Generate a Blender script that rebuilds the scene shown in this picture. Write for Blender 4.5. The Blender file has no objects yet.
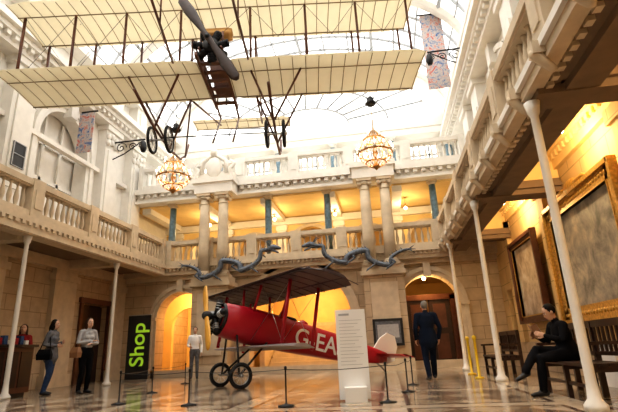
import bpy, math, random
from mathutils import Vector, Matrix
random.seed(3)
C=-3.03
pi=math.pi
# ------------------------------------------------------------------ materials
def mat(name,col,rough=.6,metal=0,var=0,nscale=4,emit=None,es=0,bump=0,blocks=None,translucent=0):
    m=bpy.data.materials.new(name); m.use_nodes=True
    nt=m.node_tree; N=nt.nodes; L=nt.links; b=N['Principled BSDF']
    b.inputs['Base Color'].default_value=(*col,1); b.inputs['Roughness'].default_value=rough; b.inputs['Metallic'].default_value=metal
    if name.startswith('cloth') or name.startswith('hair'): b.inputs['Specular IOR Level'].default_value=.12
    if emit: b.inputs['Emission Color'].default_value=(*emit,1); b.inputs['Emission Strength'].default_value=es
    if var or bump or blocks:
        tc=N.new('ShaderNodeTexCoord'); nz=N.new('ShaderNodeTexNoise'); nz.inputs['Scale'].default_value=nscale; nz.inputs['Detail'].default_value=6
        L.new(tc.outputs['Object'],nz.inputs['Vector'])
        rp=N.new('ShaderNodeValToRGB'); e=rp.color_ramp.elements; e[0].position=.3; e[1].position=.7
        e[0].color=(*[c*(1-var) for c in col],1); e[1].color=(*[min(1,c*(1+var)) for c in col],1)
        L.new(nz.outputs['Fac'],rp.inputs['Fac']); out=rp.outputs['Color']
        if blocks:
            bw,bh,ax=blocks
            sx=N.new('ShaderNodeSeparateXYZ'); cx=N.new('ShaderNodeCombineXYZ'); L.new(tc.outputs['Object'],sx.inputs[0])
            L.new(sx.outputs[ax],cx.inputs[0]); L.new(sx.outputs[2],cx.inputs[1])
            bk=N.new('ShaderNodeTexBrick'); bk.inputs['Scale'].default_value=1; bk.inputs['Brick Width'].default_value=bw; bk.inputs['Row Height'].default_value=bh
            bk.inputs['Mortar Size'].default_value=.012; bk.inputs['Mortar Smooth'].default_value=.3
            L.new(cx.outputs[0],bk.inputs['Vector']); L.new(out,bk.inputs['Color1']); L.new(out,bk.inputs['Color2'])
            bk.inputs['Mortar'].default_value=(*[c*.6 for c in col],1); out=bk.outputs['Color']
        L.new(out,b.inputs['Base Color'])
        if bump:
            bp=N.new('ShaderNodeBump'); bp.inputs['Strength'].default_value=bump; bp.inputs['Distance'].default_value=.02
            L.new(nz.outputs['Fac'],bp.inputs['Height']); L.new(bp.outputs[0],b.inputs['Normal'])
    if translucent:
        tr=N.new('ShaderNodeBsdfTranslucent'); tr.inputs[0].default_value=(*col,1); mx=N.new('ShaderNodeMixShader'); mx.inputs[0].default_value=translucent
        L.new(b.outputs[0],mx.inputs[1]); L.new(tr.outputs[0],mx.inputs[2]); L.new(mx.outputs[0],N['Material Output'].inputs[0])
    return m
stone=mat('stone_cream',(.62,.515,.375),.75,var=.1,bump=.2)
stoneX=mat('stone_ashlar',(.53,.41,.275),.75,var=.12,bump=.2,blocks=(.9,.42,0))
stoneY=mat('stone_ashlar_side',(.50,.38,.25),.75,var=.12,bump=.2,blocks=(.9,.42,1))
white=mat('plaster_white',(.79,.76,.70),.7,var=.05)
yellow=mat('plaster_yellow',(.82,.60,.27),.75,var=.08,nscale=2)
ochre=mat('ochre_wall',(.68,.49,.24),.7,var=.12,nscale=1.5,blocks=(1.1,.5,1))
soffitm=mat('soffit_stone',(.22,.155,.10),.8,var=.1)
bluem=mat('blue_marble',(.13,.21,.26),.3,var=.3,nscale=9)
wood=mat('dark_wood',(.035,.016,.010),.4,var=.3)
woodm=mat('mid_wood',(.11,.04,.022),.45,var=.25)
gold=mat('gilt',(.58,.36,.10),.42,metal=.6,var=.3,nscale=20)
brass=mat('brass',(.45,.26,.10),.35,metal=.8)
iron=mat('iron',(.02,.02,.022),.5,metal=.5)
black=mat('black',(.012,.012,.014),.5)
fabric=mat('doped_linen',(.86,.81,.68),.7,var=.05,translucent=.55)
spar=mat('spar_wood',(.11,.035,.016),.5,var=.2)
rib=mat('rib_wood',(.30,.23,.14),.6)
red=mat('red_paint',(.45,.010,.025),.3,var=.05)
maroon=mat('wing_grey_maroon',(.070,.052,.062),.45,var=.1)
lwing=mat('lower_wing_skylit_grey',(.34,.30,.31),.45,var=.1)  # lower wing paled: sky light on its top put into the colour
tyre=mat('tyre',(.015,.015,.016),.7)
prop=mat('prop_yellow',(.80,.42,.07),.4,var=.1)
whitep=mat('white_paint',(.85,.85,.84),.4)
greyt=mat('print_grey',(.45,.46,.48),.6)
steel=mat('steel',(.45,.46,.47),.3,metal=.9)
roofst=mat('roof_steel',(.36,.37,.38),.6)
bulb=mat('bulb',(1,.8,.5),.3,emit=(1,.78,.5),es=14)
crystal=mat('lit_crystal',(.9,.62,.5),.2,emit=(1,.6,.42),es=.6)
dragonm=mat('dragon_bronze',(.095,.115,.145),.45,metal=.2,var=.45,nscale=14,bump=.5)
green=mat('shop_green',(.45,.75,.05),.5,emit=(.45,.8,.05),es=.25)
ypost=mat('yellow_post',(.75,.50,.02),.4)
skin=mat('skin',(.58,.35,.24),.55)
hairb=mat('hair_black',(.010,.008,.007),.6)
hairbr=mat('hair_brown',(.05,.022,.012),.6)
hairg=mat('hair_grey',(.25,.23,.21),.6)
jean=mat('cloth_denim',(.04,.07,.15),.8,var=.2,nscale=20)
cgrey=mat('cloth_grey',(.14,.145,.16),.85,var=.25,nscale=15)
clight=mat('cloth_light',(.40,.40,.41),.85,var=.1,nscale=15)
cblack=mat('cloth_black',(.007,.007,.009),.9)
cnavy=mat('cloth_navy',(.010,.016,.034),.9)
cred=mat('cloth_red',(.30,.03,.03),.9)
eyew=mat('eye_white',(.8,.8,.78),.3); lip=mat('lip',(.45,.16,.14),.5)
leather=mat('leather_tan',(.30,.15,.07),.5,var=.1)
paper=mat('paper',(.82,.80,.74),.7)
def canvas(name,c1,c2,c3,sc,dist=.3):
    m=bpy.data.materials.new(name); m.use_nodes=True; nt=m.node_tree;N=nt.nodes;L=nt.links;b=N['Principled BSDF']
    tc=N.new('ShaderNodeTexCoord');nz=N.new('ShaderNodeTexNoise');nz.inputs['Scale'].default_value=sc;nz.inputs['Detail'].default_value=9;nz.inputs['Roughness'].default_value=.65;nz.inputs['Distortion'].default_value=dist
    L.new(tc.outputs['Object'],nz.inputs['Vector']);rp=N.new('ShaderNodeValToRGB');e=rp.color_ramp.elements
    e[0].position=.35;e[0].color=(*c1,1);e[1].position=.66;e[1].color=(*c3,1);k=e.new(.5);k.color=(*c2,1)
    L.new(nz.outputs['Fac'],rp.inputs['Fac']);L.new(rp.outputs['Color'],b.inputs['Base Color']);b.inputs['Roughness'].default_value=.45
    return m
cv1=canvas('canvas_oil',(.09,.10,.10),(.30,.29,.27),(.60,.53,.42),1.7)
cv2=canvas('canvas_oil_light',(.25,.19,.14),(.50,.40,.30),(.66,.60,.54),2.4)
tap=canvas('tapestry',(.03,.10,.30),(.50,.45,.40),(.50,.04,.03),5,1.2)
def floor_mat():
    m=bpy.data.materials.new('marble_floor'); m.use_nodes=True; nt=m.node_tree;N=nt.nodes;L=nt.links;b=N['Principled BSDF']
    tc=N.new('ShaderNodeTexCoord')
    mp=N.new('ShaderNodeMapping'); mp.inputs['Rotation'].default_value=(0,0,pi/4); mp.inputs['Location'].default_value=(.01,.02,.013); L.new(tc.outputs['Object'],mp.inputs['Vector'])
    ck=N.new('ShaderNodeTexChecker'); ck.inputs['Scale'].default_value=1/.54; ck.inputs['Color1'].default_value=(.21,.155,.115,1); ck.inputs['Color2'].default_value=(.47,.385,.29,1)
    L.new(mp.outputs[0],ck.inputs['Vector'])
    def brick(ms):
        bk=N.new('ShaderNodeTexBrick'); bk.offset=0; bk.inputs['Scale'].default_value=1; bk.inputs['Brick Width'].default_value=2.15; bk.inputs['Row Height'].default_value=2.15
        bk.inputs['Mortar Size'].default_value=ms; bk.inputs['Mortar'].default_value=(.11,.065,.05,1)
        L.new(tc.outputs['Object'],bk.inputs['Vector']); L.new(ck.outputs['Color'],bk.inputs['Color1']); L.new(ck.outputs['Color'],bk.inputs['Color2']); return bk
    b1=brick(.16); b2=brick(.23)
    mx=N.new('ShaderNodeMix'); mx.data_type='RGBA'; L.new(b1.outputs['Fac'],mx.inputs[0]); L.new(b2.outputs['Color'],mx.inputs[6]); mx.inputs[7].default_value=(.54,.455,.35,1)
    nz=N.new('ShaderNodeTexNoise'); nz.inputs['Scale'].default_value=2.5; nz.inputs['Detail'].default_value=8; nz.inputs['Distortion'].default_value=1; L.new(tc.outputs['Object'],nz.inputs['Vector'])
    rp=N.new('ShaderNodeValToRGB'); rp.color_ramp.elements[0].position=.3; rp.color_ramp.elements[0].color=(.65,.62,.58,1); rp.color_ramp.elements[1].position=.7; L.new(nz.outputs['Fac'],rp.inputs['Fac'])
    m2=N.new('ShaderNodeMix'); m2.data_type='RGBA'; m2.blend_type='MULTIPLY'; m2.inputs[0].default_value=1
    L.new(mx.outputs[2],m2.inputs[6]); L.new(rp.outputs['Color'],m2.inputs[7])
    L.new(m2.outputs[2],b.inputs['Base Color']); b.inputs['Roughness'].default_value=.15; b.inputs['Specular IOR Level'].default_value=.4
    return m
floorm=floor_mat()
glz=bpy.data.materials.new('roof_glass'); glz.use_nodes=True
_n=glz.node_tree.nodes;_l=glz.node_tree.links;_n.remove(_n['Principled BSDF'])
_t=_n.new('ShaderNodeBsdfTransparent');_r=_n.new('ShaderNodeBsdfTranslucent');_r.inputs[0].default_value=(.93,.93,.92,1);_x=_n.new('ShaderNodeMixShader');_x.inputs[0].default_value=.35
_l.new(_t.outputs[0],_x.inputs[1]);_l.new(_r.outputs[0],_x.inputs[2]);_l.new(_x.outputs[0],_n['Material Output'].inputs[0])
# ------------------------------------------------------------------ mesh builder
class MB:
    def __init__(s): s.v=[];s.f=[];s.m=[];s.s=[];s.mats=[];s.M=Matrix()
    def mi(s,m):
        if m not in s.mats: s.mats.append(m)
        return s.mats.index(m)
    def add(s,vs,fs,m,smooth=False):
        o=len(s.v); k=s.mi(m)
        s.v+=[tuple(s.M@Vector(p)) for p in vs]
        for f in fs: s.f.append([i+o for i in f]); s.m.append(k); s.s.append(smooth)
    def box(s,x0,x1,y0,y1,z0,z1,m):
        s.add([(x0,y0,z0),(x1,y0,z0),(x1,y1,z0),(x0,y1,z0),(x0,y0,z1),(x1,y0,z1),(x1,y1,z1),(x0,y1,z1)],
              [(0,3,2,1),(4,5,6,7),(0,1,5,4),(1,2,6,5),(2,3,7,6),(3,0,4,7)],m)
    def rings(s,R,m,smooth=True,cap=True):
        n=len(R[0]); vs=[p for r in R for p in r]; fs=[]
        for i in range(len(R)-1):
            for j in range(n):
                k=(j+1)%n; fs.append((i*n+j,i*n+k,(i+1)*n+k,(i+1)*n+j))
        if cap: fs.append(tuple(range(n-1,-1,-1))); o=(len(R)-1)*n; fs.append(tuple(range(o,o+n)))
        s.add(vs,fs,m,smooth)
    def tube(s,pts,r,m,n=8,side=None,rnd=False,smooth=True,cap=True):
        P=[Vector(p) for p in pts]
        if not isinstance(r,(list,)): r=[r]*len(P)
        r=[x if isinstance(x,tuple) else (x,x) for x in r]
        if rnd:
            t=(P[1]-P[0]).normalized(); a=min(r[0]); t2=(P[-1]-P[-2]).normalized(); b=min(r[-1])
            P=[P[0]-t*a*.95,P[0]-t*a*.65]+P+[P[-1]+t2*b*.65,P[-1]+t2*b*.95]
            sc=lambda q,k:(q[0]*k,q[1]*k)
            r=[sc(r[0],.3),sc(r[0],.76)]+r+[sc(r[-1],.76),sc(r[-1],.3)]
        if side is None:
            d=P[-1]-P[0]
            if d.length<1e-4: d=P[1]-P[0]
            d.normalize(); side=min([Vector((1,0,0)),Vector((0,1,0)),Vector((0,0,1))],key=lambda a:abs(a.dot(d)))
        side=Vector(side); R=[]
        for i,p in enumerate(P):
            t=(P[min(i+1,len(P)-1)]-P[max(i-1,0)])
            if t.length<1e-6: t=Vector((0,0,1))
            t.normalize(); a=side-t*t.dot(side)
            if a.length<1e-3: a=t.orthogonal()
            a.normalize(); b=t.cross(a)
            R.append([p+a*r[i][0]*math.cos(2*pi*j/n)+b*r[i][1]*math.sin(2*pi*j/n) for j in range(n)])
        s.rings(R,m,smooth,cap)
    def lathe(s,c,prof,m,n=16,rot=None,smooth=True):
        R=[]
        for r,z in prof:
            ring=[]
            for j in range(n):
                a=2*pi*j/n; q=Vector((r*math.cos(a),r*math.sin(a),z))
                if rot: q=rot@q
                ring.append(q+Vector(c))
            R.append(ring)
        s.rings(R,m,smooth)
    def ell(s,c,r,m,n=12,rot=None):
        R=[];k=n//2+1
        for i in range(k):
            t=-pi/2+pi*(i+.12)/(k-1+.24); ring=[]
            for j in range(n):
                a=2*pi*j/n; q=Vector((r[0]*math.cos(t)*math.cos(a),r[1]*math.cos(t)*math.sin(a),r[2]*math.sin(t)))
                if rot: q=rot@q
                ring.append(q+Vector(c))
            R.append(ring)
        s.rings(R,m)
    def torus(s,c,R,r,m,n=20,k=6,axis='z'):
        vs=[];fs=[]
        for i in range(n):
            a=2*pi*i/n
            for j in range(k):
                b=2*pi*j/k; q=((R+r*math.cos(b))*math.cos(a),(R+r*math.cos(b))*math.sin(a),r*math.sin(b))
                if axis=='x': q=(q[2],q[0],q[1])
                if axis=='y': q=(q[0],q[2],q[1])
                vs.append((q[0]+c[0],q[1]+c[1],q[2]+c[2]))
        for i in range(n):
            for j in range(k):
                fs.append((i*k+j,((i+1)%n)*k+j,((i+1)%n)*k+(j+1)%k,i*k+(j+1)%k))
        s.add(vs,fs,m,True)
    def build(s,name):
        me=bpy.data.meshes.new(name); me.from_pydata(s.v,[],s.f)
        for m in s.mats: me.materials.append(m)
        me.polygons.foreach_set('material_index',s.m); me.polygons.foreach_set('use_smooth',s.s)
        import bmesh
        bm=bmesh.new(); bm.from_mesh(me); bmesh.ops.recalc_face_normals(bm,faces=bm.faces); bm.to_mesh(me); bm.free()
        ob=bpy.data.objects.new(name,me); bpy.context.scene.collection.objects.link(ob)
        return ob
def PP(ax,a,d,z): return (a,d,z) if ax=='X' else (d,a,z)
def abox(mb,ax,a0,a1,d0,d1,z0,z1,m):
    if a1-a0<1e-4 or z1-z0<1e-4: return
    if ax=='X': mb.box(a0,a1,d0,d1,z0,z1,m)
    else: mb.box(d0,d1,a0,a1,z0,z1,m)
def hexa(mb,ax,q,d0,d1,m):
    vs=[PP(ax,a,d0,z) for a,z in q]+[PP(ax,a,d1,z) for a,z in q]
    mb.add(vs,[(0,1,2,3),(7,6,5,4),(0,4,5,1),(1,5,6,2),(2,6,7,3),(3,7,4,0)],m)
def arch_wall(mb,ax,a0,a1,d0,d1,z0,z1,ops,m,n=16):
    cur=a0
    for (c,r,zb,zs,kind) in sorted(ops):
        abox(mb,ax,cur,c-r,d0,d1,z0,z1,m); abox(mb,ax,c-r,c+r,d0,d1,z0,zb,m)
        if kind=='r': abox(mb,ax,c-r,c+r,d0,d1,zs,z1,m)
        else:
            for i in range(n):
                t0=pi-pi*i/n; t1=pi-pi*(i+1)/n
                A=(c+r*math.cos(t0),zs+r*math.sin(t0)); B=(c+r*math.cos(t1),zs+r*math.sin(t1))
                hexa(mb,ax,[A,B,(B[0],z1),(A[0],z1)],d0,d1,m)
        cur=c+r
    abox(mb,ax,cur,a1,d0,d1,z0,z1,m)
def arch_ring(mb,ax,c,zs,r0,r1,d0,d1,m,n=20,zb=None):
    for i in range(n):
        t0=pi-pi*i/n; t1=pi-pi*(i+1)/n
        q=[(c+r*math.cos(t),zs+r*math.sin(t)) for r,t in((r0,t0),(r0,t1),(r1,t1),(r1,t0))]
        hexa(mb,ax,q,d0,d1,m)
    if zb is not None:
        abox(mb,ax,c-r1,c-r0,d0,d1,zb,zs,m); abox(mb,ax,c+r0,c+r1,d0,d1,zb,zs,m)
BAL=[(.045,0),(.045,.04),(.03,.06),(.05,.16),(.058,.24),(.045,.34),(.025,.46),(.022,.52),(.045,.56),(.045,.60)]
def balustrade(mb,ax,a0,a1,d,z,m,pier=2.15,first=None):
    L=a1-a0
    abox(mb,ax,a0,a1,d-.14,d+.14,z,z+.16,m); abox(mb,ax,a0,a1,d-.15,d+.15,z+.78,z+.93,m); abox(mb,ax,a0,a1,d-.11,d+.11,z+.74,z+.78,m)
    k=max(1,round(L/pier)); st=L/k
    for i in range(k+1):
        p=a0+i*st; lo=max(a0,p-.19); hi=min(a1,p+.19)
        abox(mb,ax,lo,hi,d-.17,d+.17,z,z+.96,m); abox(mb,ax,lo+.08,hi-.08,d-.19,d+.19,z+.22,z+.7,m)
    for i in range(k):
        s0=a0+i*st+.19; s1=a0+(i+1)*st-.19; nb=max(1,int((s1-s0)/.2)); 
        for j in range(nb):
            a=s0+(j+.5)*(s1-s0)/nb; x,y,_=PP(ax,a,d,0)
            mb.lathe((x,y,z+.15),[(r,h) for r,h in BAL],m,n=8)
def column(mb,x,y,z0,z1,r,m,ms,ionic=True):
    mb.box(x-r*1.4,x+r*1.4,y-r*1.4,y+r*1.4,z0,z0+r*.4,ms)
    mb.lathe((x,y,z0+r*.4),[(r*1.35,0),(r*1.38,r*.2),(r*1.15,r*.35),(r*1.25,r*.5),(r*1.05,r*.65)],ms,n=18)
    H=z1-z0
    mb.lathe((x,y,z0+r),[(r,0),(r,H*.3),(r*.95,H*.6),(r*.86,H-r*2.2)],m,n=18)
    zt=z1-r*1.2
    if ionic:
        for sx in(-1,1):
            mb.lathe((x+sx*r*.95,y,zt+r*.25),[(r*.42,-r*1.0),(r*.36,-r*.5),(r*.30,0),(r*.36,r*.5),(r*.42,r)],ms,n=12,rot=Matrix.Rotation(pi/2,3,'X'))
        mb.lathe((x,y,zt),[(r*.9,0),(r*1.1,r*.3),(r*1.1,r*.6)],ms,n=16)
        mb.lathe((x,y,zt-r*.9),[(r*.95,0),(r*1.02,r*.06),(r*.95,r*.12)],ms,n=16)
    else: mb.lathe((x,y,zt),[(r*.9,0),(r*1.0,r*.2),(r*1.3,r*.8)],ms,n=16)
    mb.box(x-r*1.35,x+r*1.35,y-r*1.2,y+r*1.2,z1-r*.5,z1,ms)
XL,XR=-9.95,3.9; YB=16.3; Y0=-4; BE=5.15
# ------------------------------------------------------------------ shell
f=MB(); f.box(XL-.6,XR+.6,Y0-.3,23,-.2,0,floorm); f.build('floor')
b=MB()
ops=[(C,1.85,0,1.72,'a'),(C-4.5,.92,0,2.1,'a'),(C+4.55,.98,0,2.1,'a')]
arch_wall(b,'X',XL,XR,YB,YB+.6,0,3.62,ops,stoneX)
for r0,r1,dd in((1.85,2.02,.06),(2.02,2.17,.12)): arch_ring(b,'X',C,1.72,r0,r1,YB-dd,YB+.02,stone,zb=0)
for cx,r in((C-4.5,.92),(C+4.55,.98)):
    arch_ring(b,'X',cx,2.1,r,r+.12,YB-.05,YB+.02,stone,zb=0); arch_ring(b,'X',cx,2.1,r+.12,r+.26,YB-.1,YB+.02,stone,zb=0)
    b.box(cx-.12,cx+.12,YB-.18,YB,3.0,3.45,stone); b.box(cx-r-.3,cx-r+.0,YB-.14,YB,2.0,2.12,stone); b.box(cx+r,cx+r+.3,YB-.14,YB,2.0,2.12,stone)
b.box(C-.2,C+.2,YB-.25,YB+.02,3.4,3.9,stone)
for x0,x1 in((C-3.8,C-2.3),(C+2.3,C+3.8)):
    b.box(x0,x1,YB-.9,YB,0,.35,stone); b.box(x0+.08,x1-.08,YB-.82,YB,.35,3.05,stoneX); b.box(x0,x1,YB-.92,YB,3.05,3.2,stone); b.box(x0+.05,x1-.05,YB-.88,YB-.1,3.2,3.38,stone)
    b.box(x0+.3,x1-.3,YB-.86,YB-.8,.7,2.8,stone)
b.box(XL,XR,YB-.12,YB+.1,3.45,3.62,stone); b.box(XL,XR,YB-.3,YB+3.4,3.62,4.0,stone); b.box(XL,XR,YB-.42,YB+.1,3.86,3.98,stone)
for i in range(90):
    x=XL+.1+i*.153
    b.box(x,x+.08,YB-.38,YB-.28,3.76,3.86,stone)
b.box(XL,XR,YB-.05,YB,0,.25,stone)
b.build('wall_back')
g=MB()
gy=19.7
gops=[(C,.95,4,5.1,'a'),(C-2.6,.75,4,5.1,'a'),(C+2.6,.75,4,5.1,'a'),(C-5.1,.75,4,5.1,'a'),(C+5.1,.75,4,5.1,'a')]
arch_wall(g,'X',XL,XR,gy,gy+.3,4.0,6.6,gops,yellow)
for cx,r,_,_,_ in gops:
    arch_ring(g,'X',cx,5.1,r,r+.15,gy-.06,gy,stone,zb=4)
for cx in(-6.3,-3.85,-1.3,1.3,3.85,6.3): g.box(C+cx-.2,C+cx+.2,gy-.12,gy,4.0,6.3,white); g.box(C+cx-.26,C+cx+.26,gy-.18,gy,5.95,6.15,white)
g.box(XL,XR,gy-.2,gy,6.2,6.5,white)
g.box(XL,XR,21.5,21.8,4.0,6.6,yellow)
g.box(XL,XR,YB+.3,22,6.55,6.62,yellow)
for cx in(-6.3,-3.85,-1.3,1.3,3.85,6.3): g.box(C+cx-.18,C+cx+.18,YB+.3,gy,6.32,6.55,white)
g.build('wall_gallery')
e=MB()
e.box(XL,XR,YB-.15,gy+.3,6.62,7.1,white); e.box(XL,XR,YB-.35,YB+.1,6.95,7.15,white); e.box(XL,XR,YB-.25,YB,6.6,6.7,white)
for i in range(46): x=XL+.3+i*.3; e.box(x,x+.14,YB-.3,YB-.1,6.82,6.94,white)
for cx in(-3.0,3.0): e.box(C+cx-.75,C+cx+.75,YB-.9,YB-.1,6.55,6.95,white); e.box(C+cx-.82,C+cx+.82,YB-.97,YB-.1,6.95,7.15,white)
e.build('trim_entablature')
bl=MB()
balustrade(bl,'X',XL+.2,XR-.2,YB-.15,4.0,stone,1.7)
bl.build('balustrade_gallery')
bu=MB(); balustrade(bu,'X',XL+.52,XR-.52,YB-.15,7.15,white,2.1); bu.build('balustrade_upper')
for i,cx in enumerate((-3.39,-2.66,2.66,3.37)):
    k=MB(); column(k,C+cx,YB-.64,3.38,6.55,.2,stone,stone); k.build('ionic_column')
for cx in(-BE,-1.17,1.17,BE):
    k=MB(); column(k,C+cx,YB+.35,4.0,6.62,.14,bluem,stone,False); k.build('marble_column')
cr=MB(); cr.ell((C-3.0,YB-.82,7.6),(.34,.1,.42),white); cr.tube([(C-3.5,YB-.8,7.35),(C-3.45,YB-.8,7.85),(C-3.0,YB-.8,8.15),(C-2.55,YB-.8,7.85),(C-2.5,YB-.8,7.35)],.09,white)
for q in(-1,1): cr.tube([(C-3+q*.7,YB-.75,7.2),(C-3+q*.62,YB-.8,7.5),(C-3+q*.8,YB-.8,7.7),(C-3+q*.66,YB-.8,7.85)],[.1,.09,.06,.03],white,rnd=True)
cr.ell((C-3.0,YB-.86,8.2),(.16,.1,.16),white); cr.box(C-3.75,C-2.25,YB-.8,YB-.36,7.15,7.4,white); cr.build('carved_crest')
w=MB(); gy2=19.7
arch_wall(w,'X',XL,XR,gy2,gy2+.3,7.1,11,[(C+k,.85,7.3,9.0,'a') for k in(-5.2,-2.6,0,2.6,5.2)],white)
for k in(-5.2,-2.6,0,2.6,5.2): arch_ring(w,'X',C+k,9.0,.85,1.02,gy2-.08,gy2,white)
w.box(XL,XR,gy2-.45,gy2,10.2,10.45,white); w.box(XL,XR,gy2-.25,gy2,9.98,10.2,white)
A,H,ZS=6.93,3.7,11.0
for i in range(28):
    t0=pi-pi*i/28;t1=pi-pi*(i+1)/28
    q=[(C+A*s*math.cos(t),ZS+H*s*math.sin(t)) for s,t in((.84,t0),(.84,t1),(1,t1),(1,t0))]
    hexa(w,'X',q,gy2,gy2+.3,white)
w.build('wall_end_upper')
lw=MB()
for s in(.3,.57): 
    lw.tube([(C+A*s*math.cos(pi*i/20),gy2+.15,ZS+H*s*math.sin(pi*i/20)) for i in range(21)],.05,roofst,n=6)
for i in range(1,12):
    a=pi*i/12; lw.tube([(C+A*.3*math.cos(a),gy2+.15,ZS+H*.3*math.sin(a)),(C+A*.86*math.cos(a),gy2+.15,ZS+H*.86*math.sin(a))],.05,roofst,n=6)
lw.tube([(XL+1,gy2+.15,ZS+.04),(XR-1,gy2+.15,ZS+.04)],.07,white,n=6)
lw.build('window_lunette')
uw=MB()
for k in(-5.2,-2.6,0,2.6,5.2):
    for dx in(-.42,0,.42): uw.box(C+k+dx-.03,C+k+dx+.03,gy2+.1,gy2+.16,7.3,9.0+math.sqrt(.85**2-dx*dx),roofst)
    for z in(7.9,8.5,9.0): uw.box(C+k-.85,C+k+.85,gy2+.1,gy2+.16,z-.03,z+.03,roofst)
uw.build('window_arched')
for cx in(-3.95,-1.3,1.3,3.95,-6.4,6.4):
    k=MB(); column(k,C+cx,gy2-.55,7.1,9.7,.15,bluem,white,False); k.build('marble_column')
k=MB(); k.box(C-6.9,C+6.9,gy2-.75,gy2,9.7,9.98,white); k.build('trim_upper')
# roof
r=MB()
def ring_pt(t,s=1): return C+A*s*math.cos(t),ZS+H*s*math.sin(t)
y=Y0
while y<=19.75:
    big=abs(((y-Y0)/4.75)-round((y-Y0)/4.75))<.01
    pts=[(ring_pt(pi*i/32)[0],y,ring_pt(pi*i/32)[1]) for i in range(33)]
    r.tube(pts,[(.28,.16) if big else (.04,.08)]*33,white if big else roofst,n=6,side=(0,1,0),smooth=False)
    y+=.95
for i in range(1,18):
    x,z=ring_pt(pi*i/18); rr=.08 if i%3==0 else .04; r.tube([(x,Y0,z),(x,19.7,z)],rr,roofst,n=6,smooth=False)
r.build('roof_frame')
gl=MB()
vs=[];fs=[]
for i in range(33):
    x,z=ring_pt(pi*i/32,1.01); vs+=[(x,Y0,z),(x,19.9,z)]
for i in range(32): fs.append((2*i,2*i+1,2*i+3,2*i+2))
gl.add(vs,fs,glz,True); gl.build('ceiling_glazing')
# side walls
for side,name in((-1,'left'),(1,'right')):
    X=XL if side<0 else XR; d0,d1=(X-.4,X) if side<0 else (X,X+.4)
    s=MB(); lowm=stoneY if side<0 else ochre
    low=[(14.7,.75,0,2.55,'r'),(8.9,.8,0,2.5,'a')] if side<0 else [(15.2,.5,0,2.3,'r')]
    arch_wall(s,'Y',Y0,23,d0,d1,0,4.0 if side<0 else 4.7,low,lowm)
    zb=4.0 if side<0 else 4.7
    arch_wall(s,'Y',Y0,20,d0,d1,zb,11,[(y,1.15,5.0,7.4,'a') for y in(-.75,3.55,7.85,12.15)],white)
    dd0,dd1=(X-.6,X-.5) if side<0 else (X+.5,X+.6)
    s.box(dd0,dd1,Y0,20,0,11,white)
    ins=lambda t:(X,X+t) if side<0 else (X-t,X)
    for yc in(-.75,3.55,7.85,12.15):
        a,bb=ins(.09); arch_ring(s,'Y',yc,7.4,1.15,1.3,a,bb,white,zb=5.0); a,bb=ins(.16); arch_ring(s,'Y',yc,7.4,1.3,1.45,a,bb,white,zb=5.0)
        a,bb=ins(.3); abox(s,'Y',yc-.16,yc+.16,a,bb,8.4,9.05,white)
        a,bb=ins(.14); abox(s,'Y',yc-1.5,yc+1.5,a,bb,4.85,5.0,white)
        q0,q1=(X-.42,X-.36) if side<0 else (X+.36,X+.42)
        for dy in(-.4,.4): abox(s,'Y',yc+dy-.05,yc+dy+.05,q0,q1,5.0,8.4,white)
        for zz in(6.2,7.4): abox(s,'Y',yc-1.15,yc+1.15,q0,q1,zz-.06,zz+.06,white)
        a,bb=ins(.06)
        for q in(-1,1):
            s.tube([PP('Y',yc+q*(.25+.9*t),bb,8.85-.25*math.sin(pi*t)) for t in(0,.2,.4,.6,.8,1)],[.04,.07,.1,.1,.07,.04],white,n=6)
            s.ell(PP('Y',yc+q*1.2,bb,8.8),(.1,.12,.12),white,n=8)
        for j in range(7):
            a,bb=ins(.12); s.ell(PP('Y',yc-1.0+j*.33,bb,10.15),(.1,.12,.16),white,n=8)
    for yc in(1.4,5.7,10.0,14.3,16.1):
        a,bb=ins(.5); abox(s,'Y',yc-.55,yc+.55,a,bb,zb,4.9,white); a,bb=ins(.35); abox(s,'Y',yc-.42,yc+.42,a,bb,4.9,9.0,white); a,bb=ins(.45); abox(s,'Y',yc-.5,yc+.5,a,bb,8.85,9.05,white)
        a,bb=ins(.40); abox(s,'Y',yc-.28,yc+.28,a,bb,5.2,8.1,white)
        for j in range(4):
            for zz in(8.35,8.6): s.ell(PP('Y',yc-.36+j*.24,bb,zz+.06*(j%2)),(.09,.1,.14),white,n=8)
        a,bb=ins(.4); abox(s,'Y',yc-.36,yc+.36,a,bb,9.7,11.0,white); a,bb=ins(.5); abox(s,'Y',yc-.22,yc+.22,a,bb,9.9,10.6,white)
    for t,z0,z1 in((.5,9.05,9.3),(.7,9.3,9.45),(.85,9.45,9.65),(.2,7.15,7.3),(.5,10.8,11.05)):
        a,bb=ins(t); abox(s,'Y',Y0,19.6,a,bb,z0,z1,white)
    for i in range(80):
        a,bb=ins(.65); abox(s,'Y',Y0+i*.29,Y0+i*.29+.14,a,bb,9.17,9.3,white)
    if side<0:
        for yc in(5.7,10.0,12.9,16.0):
            abox(s,'Y',yc-.5,yc+.5,X,X+.16,0,3.45,stone); abox(s,'Y',yc-.58,yc+.58,X,X+.22,3.1,3.3,stone); abox(s,'Y',yc-.58,yc+.58,X,X+.22,0,.35,stone)
        s.box(X,X+.18,Y0,16.3,3.45,3.75,stone)
    else:
        s.box(X-.1,X,Y0,16.3,4.2,4.5,yellow); s.box(X-.22,X,Y0,16.3,4.5,4.62,yellow)
        for i in range(100): s.box(X-.16,X,Y0+i*.2,Y0+i*.2+.1,4.38,4.5,yellow)
        s.box(X-.05,X,Y0,16.3,0,.7,stoneY)
        for yc in(7.0,11.0,14.4): s.box(X-.12,X,yc-.22,yc+.22,.7,4.2,ochre); s.box(X-.18,X,yc-.28,yc+.28,3.95,4.2,ochre)
    s.build('wall_'+name)
s=MB(); s.box(XL,XR,Y0-.3,Y0,0,11,stoneX)
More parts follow.
